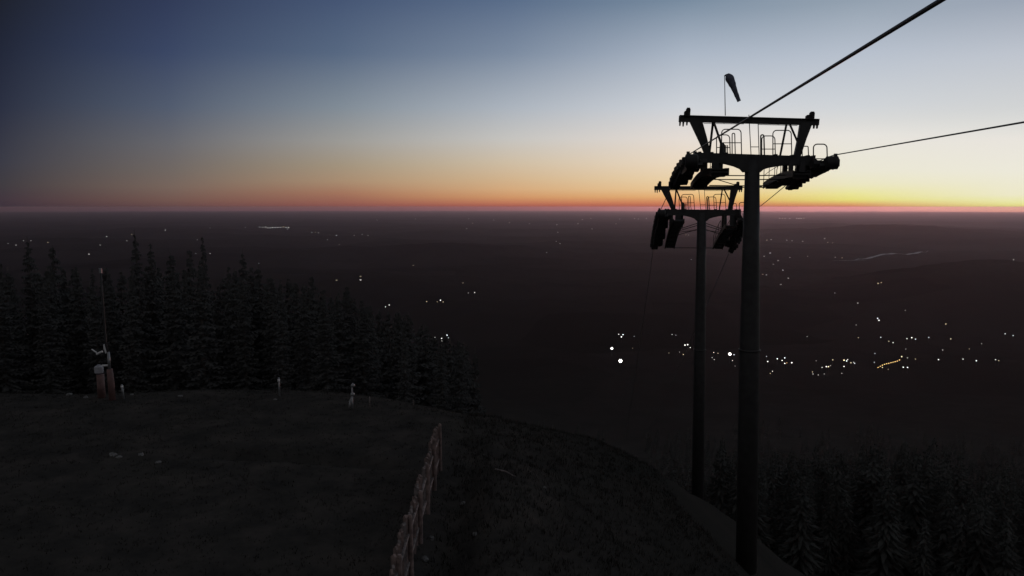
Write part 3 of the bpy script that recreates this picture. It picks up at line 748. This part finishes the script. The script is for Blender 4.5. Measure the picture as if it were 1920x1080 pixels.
# ------------------------------------------------------------------ lights of the valley
GL = {}
def gmat(col, e):
    key = (col, e)
    if key not in GL: GL[key] = glow('lamp_glow', {'w': (1, .97, .9), 'c': (.9, .95, 1.0), 'o': (1, .60, .22), 'y': (1, .82, .5)}[col], e)
    return GL[key]
LMESH = {}
def lamp_mesh(kind, col, e):
    key = (kind, col, e)
    if key in LMESH: return LMESH[key]
    k = MB()
    if kind == 'street':        # column, outreach arm, lantern
        k.tube([(0, 0, -1), (0, 0, 5.6), (0, -.3, 6.0)], [.14, .09, .07], 6); k.tube([(0, -.3, 6.0), (0, -1.0, 6.15)], .06, 6)
        k.box((0, -1.0, 6.2), (1.0, 1.0, .16), None, 0, .04)
        k.tube([(0, -1.0, 5.3), (0, -1.0, 5.5), (0, -1.0, 6.1)], [.25, .42, .5], 10, mi=1)
    elif kind == 'flood':       # mast with a bank of floodlights facing the slope
        k.tube([(0, 0, -1), (0, 0, 9)], [.28, .16], 8)
        for i in range(7):
            c_ = Vector((0 if i == 0 else math.cos(i * math.pi / 3) * 1.02, -.25, 8.8 + (0 if i == 0 else math.sin(i * math.pi / 3) * 1.02)))
            k.tube([c_ + Vector((0, .24, 0)), c_ + Vector((0, .02, 0))], [.3, .52], 12); k.tube([c_, c_ + Vector((0, -.10, 0))], [.5, .46], 12, mi=1)
        k.box((0, .08, 8.8), (2.6, .12, .12))
    else:                       # house with lit windows
        k.box((0, 0, 1.9), (10, 8, 4.2))
        k.add([(-5.3, -4.4, 3.95), (5.3, -4.4, 3.95), (5.3, 4.4, 3.95), (-5.3, 4.4, 3.95), (-5.3, 0, 7.2), (5.3, 0, 7.2)], [(0, 1, 5, 4), (2, 3, 4, 5), (1, 2, 5), (3, 0, 4), (3, 2, 1, 0)], 2)
        for i in (-1, 0, 1): k.box((i * 3.1, -4.03, 1.9), (2.5, .08, 2.6), None, 1)
    LMESH[key] = k.mesh('lamp', [M['steel'] if kind != 'house' else M['wall'], gmat(col, e), M['roof']])
    return LMESH[key]
def light(qx, qy, b, size=1.0, col='w', kind=None, label=None, group=None):
    p, d_ = ground_hit(qx, qy)
    if col == 'w' and kind != 'flood': col = 'wwwcwywcwy'[int(qx * 7 + qy * 3) % 10]
    kind = kind or ('street' if d_ < 2600 else 'house')
    pxm = d_ / F                                           # metres per photograph pixel here
    if kind == 'flood': sc = pxm * size / 3.6; e = round(2.2 * b, 1)
    elif kind == 'street': sc = max(1.0, pxm * size * (1.2 + 1.2 * b)); e = [.6, .95, 1.5, 2.2, 3.0][min(4, int(b * 5))]
    else: sc = max(.6, pxm * size * (1.6 + .8 * b) / 9.0); e = [.3, .6, 1.0, 1.5, 2.0][min(4, int(b * 5))]
    o = bpy.data.objects.new({'street': 'street_lamp', 'flood': 'floodlight', 'house': 'lit_house'}[kind], lamp_mesh(kind, col, e)); COL.objects.link(o)
    o.location = p; o.scale = (sc,) * 3; o.rotation_euler = (0, 0, -math.atan2(p.x, p.y))
    if kind == 'street': o.location.z -= max(0, (sc - 1.6) * 3.0)
    cat = {'street': 'street lamp', 'flood': 'floodlight', 'house': 'lit house'}[kind]
    tag(o, label, cat, group); return o
LIGHTS = [
 # (label, group, [(x, y, brightness, size, colour, kind)])
 ('brightest white floodlight of the valley, left of the pylons', None, [(1163, 697, 1.6, 8.6, 'w', 'flood')]),
 ('white floodlight just above and left of the brightest one', None, [(1147, 668, 1.2, 6.2, 'w', 'flood')]),
 ('bright white floodlight between the two pylon masts', None, [(1368, 681, 1.4, 7.2, 'w', 'flood')]),
 ('white lamp in the tight trio above the two floodlights', 'trio of lamps above the floodlights', [(1160, 636, .5), (1168, 637, .6), (1165, 642, .8)]),
 ('faint lamp right of the trio above the floodlights', 'faint lamps right of the trio', [(1189, 638, .15), (1186, 661, .15)]),
 ('faint lamp in the pair left of the farther mast', 'faint pair left of the farther mast', [(1260, 636, .35), (1267, 636, .15)]),
 ('white lamp in the small bright line left of the farther mast', 'small bright line left of the farther mast', [(1284, 658, .85), (1289, 657, .85), (1294, 661, .4)]),
 ('single dim lamp below the small bright line', None, [(1281, 674, .45)]),
 ('very faint lamp left of the farther mast', 'very faint lamps left of the farther mast', [(1274, 668, .15), (1254, 669, .12)]),
 ('small lamp in the knot between the two masts', 'knot of small lamps between the masts', [(1338, 670, .4), (1335, 679, .35), (1339, 683, .35), (1346, 671, .3)]),
 ('small lamp clinging to the floodlight between the masts', 'small lamps by the middle floodlight', [(1376, 675, .5), (1373, 685, .4), (1378, 694, .12)]),
 ('white lamp in the first village cluster right of the near mast', 'village cluster right of the near mast', [(1437, 676, .2), (1439, 689, .75), (1457, 684, .75), (1466, 686, .6), (1471, 682, .7), (1471, 693, .75), (1484, 692, .85), (1448, 705, .4), (1444, 709, .35)]),
 ('orange lamp inside the first village cluster', None, [(1475, 689, .35, 1, 'o')]),
 ('lamp in the second village cluster, left of the orange row', 'second village cluster', [(1530, 684, .15), (1561, 684, .45), (1541, 698, .4), (1549, 699, .8), (1553, 698, .6), (1523, 706, .35), (1524, 710, .35), (1534, 711, .2), (1545, 709, .15), (1557, 693, .15), (1582, 687, .8), (1587, 688, .75), (1589, 683, .4), (1595, 690, .5), (1602, 691, .5), (1600, 688, .35), (1582, 698, .7), (1578, 708, .2)]),
 ('orange street lamp in the slanting row', 'slanting row of orange street lamps', [(1646, 697, .95, .62, 'o'), (1650, 694.5, .95, .62, 'o'), (1654, 692.5, .95, .62, 'o'), (1658, 691, .95, .62, 'o'), (1662, 690, .95, .62, 'o'), (1666, 689, .95, .62, 'o'), (1670, 688, .95, .62, 'o'), (1674, 687, .95, .62, 'o'), (1678, 686, .95, .62, 'o'), (1682, 685, .95, .62, 'o'), (1686, 683, .95, .62, 'o')]),
 ('yellow lamp at the foot of the orange row', None, [(1654, 698.5, .5, 1, 'y')]),
 ('white lamp at the upper end of the orange row', None, [(1690, 680, .75, 1, 'y')]),
 ('dim lamp close around the orange row', 'dim lamps around the orange row', [(1640, 671, .25), (1639, 688, .35), (1701, 679, .25), (1665, 700, .15), (1698, 662, .15), (1716, 681, .2)]),
 ('white lamp of the pair under the orange row', 'pair of white lamps under the orange row', [(1693, 700, .75), (1701, 700, .7)]),
 ('lamp in the upper lane of the village above the orange row', 'upper lane of the village', [(1651, 642, .45), (1666, 649, .35), (1674, 652, .45), (1700, 644, .45), (1709, 643, .6), (1716, 645, .5), (1741, 642, .45), (1782, 645, .45), (1609, 642, .3), (1513, 639, .25)]),
 ('lamp scattered at the right end of the village', 'right end of the village', [(1767, 665, .35), (1759, 685, .65), (1805, 683, .5), (1830, 687, .65), (1866, 684, .45), (1872, 685, .35), (1817, 662, .15), (1840, 652, .15)]),
 ('lamp of the pair at the right edge above the village', 'pair at the right edge', [(1884, 635, .55), (1899, 638, .4)]),
 ('lone lamp above the right end of the village', None, [(1773, 616, .45)]),
 ('bright lamp of the touching pair above the village', 'touching pair above the village', [(1645, 606, .6), (1647.5, 610, .75)]),
 ('lone faint lamp high above the second village cluster', 'faint lone lamps above the village', [(1605, 617, .15), (1608, 576, .35), (1697, 589, .12), (1565, 556, .12)]),
 ('lit house of the flat pair on the dark slope at right', 'flat pair on the right slope', [(1646, 539, .45), (1652, 537, .35)]),
 ('lit house at the left tip of the pale river', None, [(1622, 486, .75)]),
 ('lit house in the scatter just right of the near mast', 'scatter right of the near mast', [(1478, 522, .55), (1468, 507, .65), (1444, 475, .65), (1459, 489, .5), (1433, 481, .45), (1450, 496, .3), (1430, 515, .35), (1437, 516, .25), (1464, 534, .25), (1438, 451, .5), (1446, 450, .4), (1475, 451, .25), (1485, 452, .25), (1505, 453, .4), (1546, 448, .5), (1552, 455, .35), (1561, 456, .45), (1481, 483, .2), (1514, 481, .25), (1566, 483, .25), (1579, 484, .25)]),
 ('faint lit house near the right edge below the horizon', None, [(1900, 494, .25)]),
 ('lit building in the long far row right of the near mast', 'far row right of the near mast', [(1462, 410, .3), (1467, 410, .35), (1472, 410, .3), (1481, 410, .3), (1494, 410, .45), (1498, 410, .45), (1502, 410, .45), (1507, 410, .5)]),
 ('white lamp in the bright hamlet low in the middle of the view', 'bright hamlet in the middle', [(816, 643, .65), (828, 645, .85), (829, 649, .85), (838, 639, .8), (841, 642, .3)]),
 ('lamp in the small hamlet above the bright middle hamlet', 'small hamlet in the middle', [(826, 572, .7), (831, 574, .35), (820, 573, .15), (800, 573, .25)]),
 ('lamp of the slanting pair beyond the dark wood', 'slanting pair beyond the wood', [(723, 583, .4), (730, 580, .5)]),
 ('white lit house of the upright pair right of the wood', 'upright pair of white lights', [(676, 519, .65), (676, 525.5, .95)]),
 ('lone dim lit house left of the upright pair', None, [(631, 526, .35)]),
 ('lone lit house on the plain right of the upright pair', None, [(775, 498, .45)]),
 ('dim lit house right of and above the small hamlet', 'dim houses above the small hamlet', [(890, 556, .45), (878, 556, .15), (868, 531, .12)]),
 ('lit building in the bright far row at left of the middle', 'bright far row', [(487, 426, .4), (493, 427, .5), (498, 426, .6), (502, 428, .6), (507, 428, .7), (511, 427, .8), (516, 427, .7), (521, 427, .7), (526, 427, .7), (531, 426, .7), (536, 427, .7), (541, 427, .6), (539, 430, .4)]),
 ('faint far lit house right of the bright far row', 'faint far houses right of the bright row', [(585, 436, .35), (591, 436, .3), (597, 437, .3), (618, 441, .35), (631, 442, .6), (614, 450, .25), (664, 442, .35), (679, 440, .3), (690, 442, .35), (636, 459, .15)]),
 ('tiny far lit house under the middle of the horizon', 'tiny far houses along the horizon', [(875, 429, .45), (879, 411, .35), (886, 419, .25), (926, 413, .25), (955, 418, .45), (993, 420, .25), (1044, 422, .45), (1046, 436, .35), (1050, 457, .5), (1043, 453, .25), (1084, 420, .5), (1092, 412, .25), (1108, 410, .35), (1110, 430, .3), (1155, 420, .3), (1162, 411, .3), (1190, 410, .3), (1197, 411, .25), (1212, 410, .25), (707, 413, .25), (779, 411, .2), (1025, 474, .2), (1296, 487, .3), (1286, 441, .3), (1291, 441, .3)]),
 ('faint far lit house above the dark wood at left', 'faint far houses above the wood', [(15, 457, .45), (30, 460, .45), (44, 452, .25), (58, 452, .25), (90, 455, .35), (200, 444, .45), (188, 460, .3), (167, 477, .65), (247, 440, .3), (238, 452, .25), (310, 432, .45), (394, 428, .25), (460, 427, .25), (370, 450, .25), (367, 476, .2), (394, 476, .45), (485, 494, .3)]),
]
for lab, grp, items in LIGHTS:
    for it in items:
        light(it[0], it[1], it[2], it[3] if len(it) > 3 else 1.0, it[4] if len(it) > 4 else 'w', it[5] if len(it) > 5 else None, lab, grp)

# ------------------------------------------------------------------ evening haze over the plain
zlo = float(Z.min()) - 1.0
hb = MB(); hb.box((0, 0, (zlo + 19) / 2), (122000, 122000, 19 - zlo))
hm = bpy.data.materials.new('evening_haze'); hm.use_nodes = True; t = hm.node_tree
t.nodes.remove(t.nodes['Principled BSDF'])
pv = t.nodes.new('ShaderNodeVolumePrincipled'); pv.inputs['Color'].default_value = (.85, .68, .72, 1)
pv.inputs['Density'].default_value = 3.0e-5; pv.inputs['Anisotropy'].default_value = .66
t.links.new(pv.outputs[0], t.nodes['Material Output'].inputs['Volume'])
tag(hb.build('haze', hm), 'evening haze lying over the plain', 'haze', None, 'stuff')
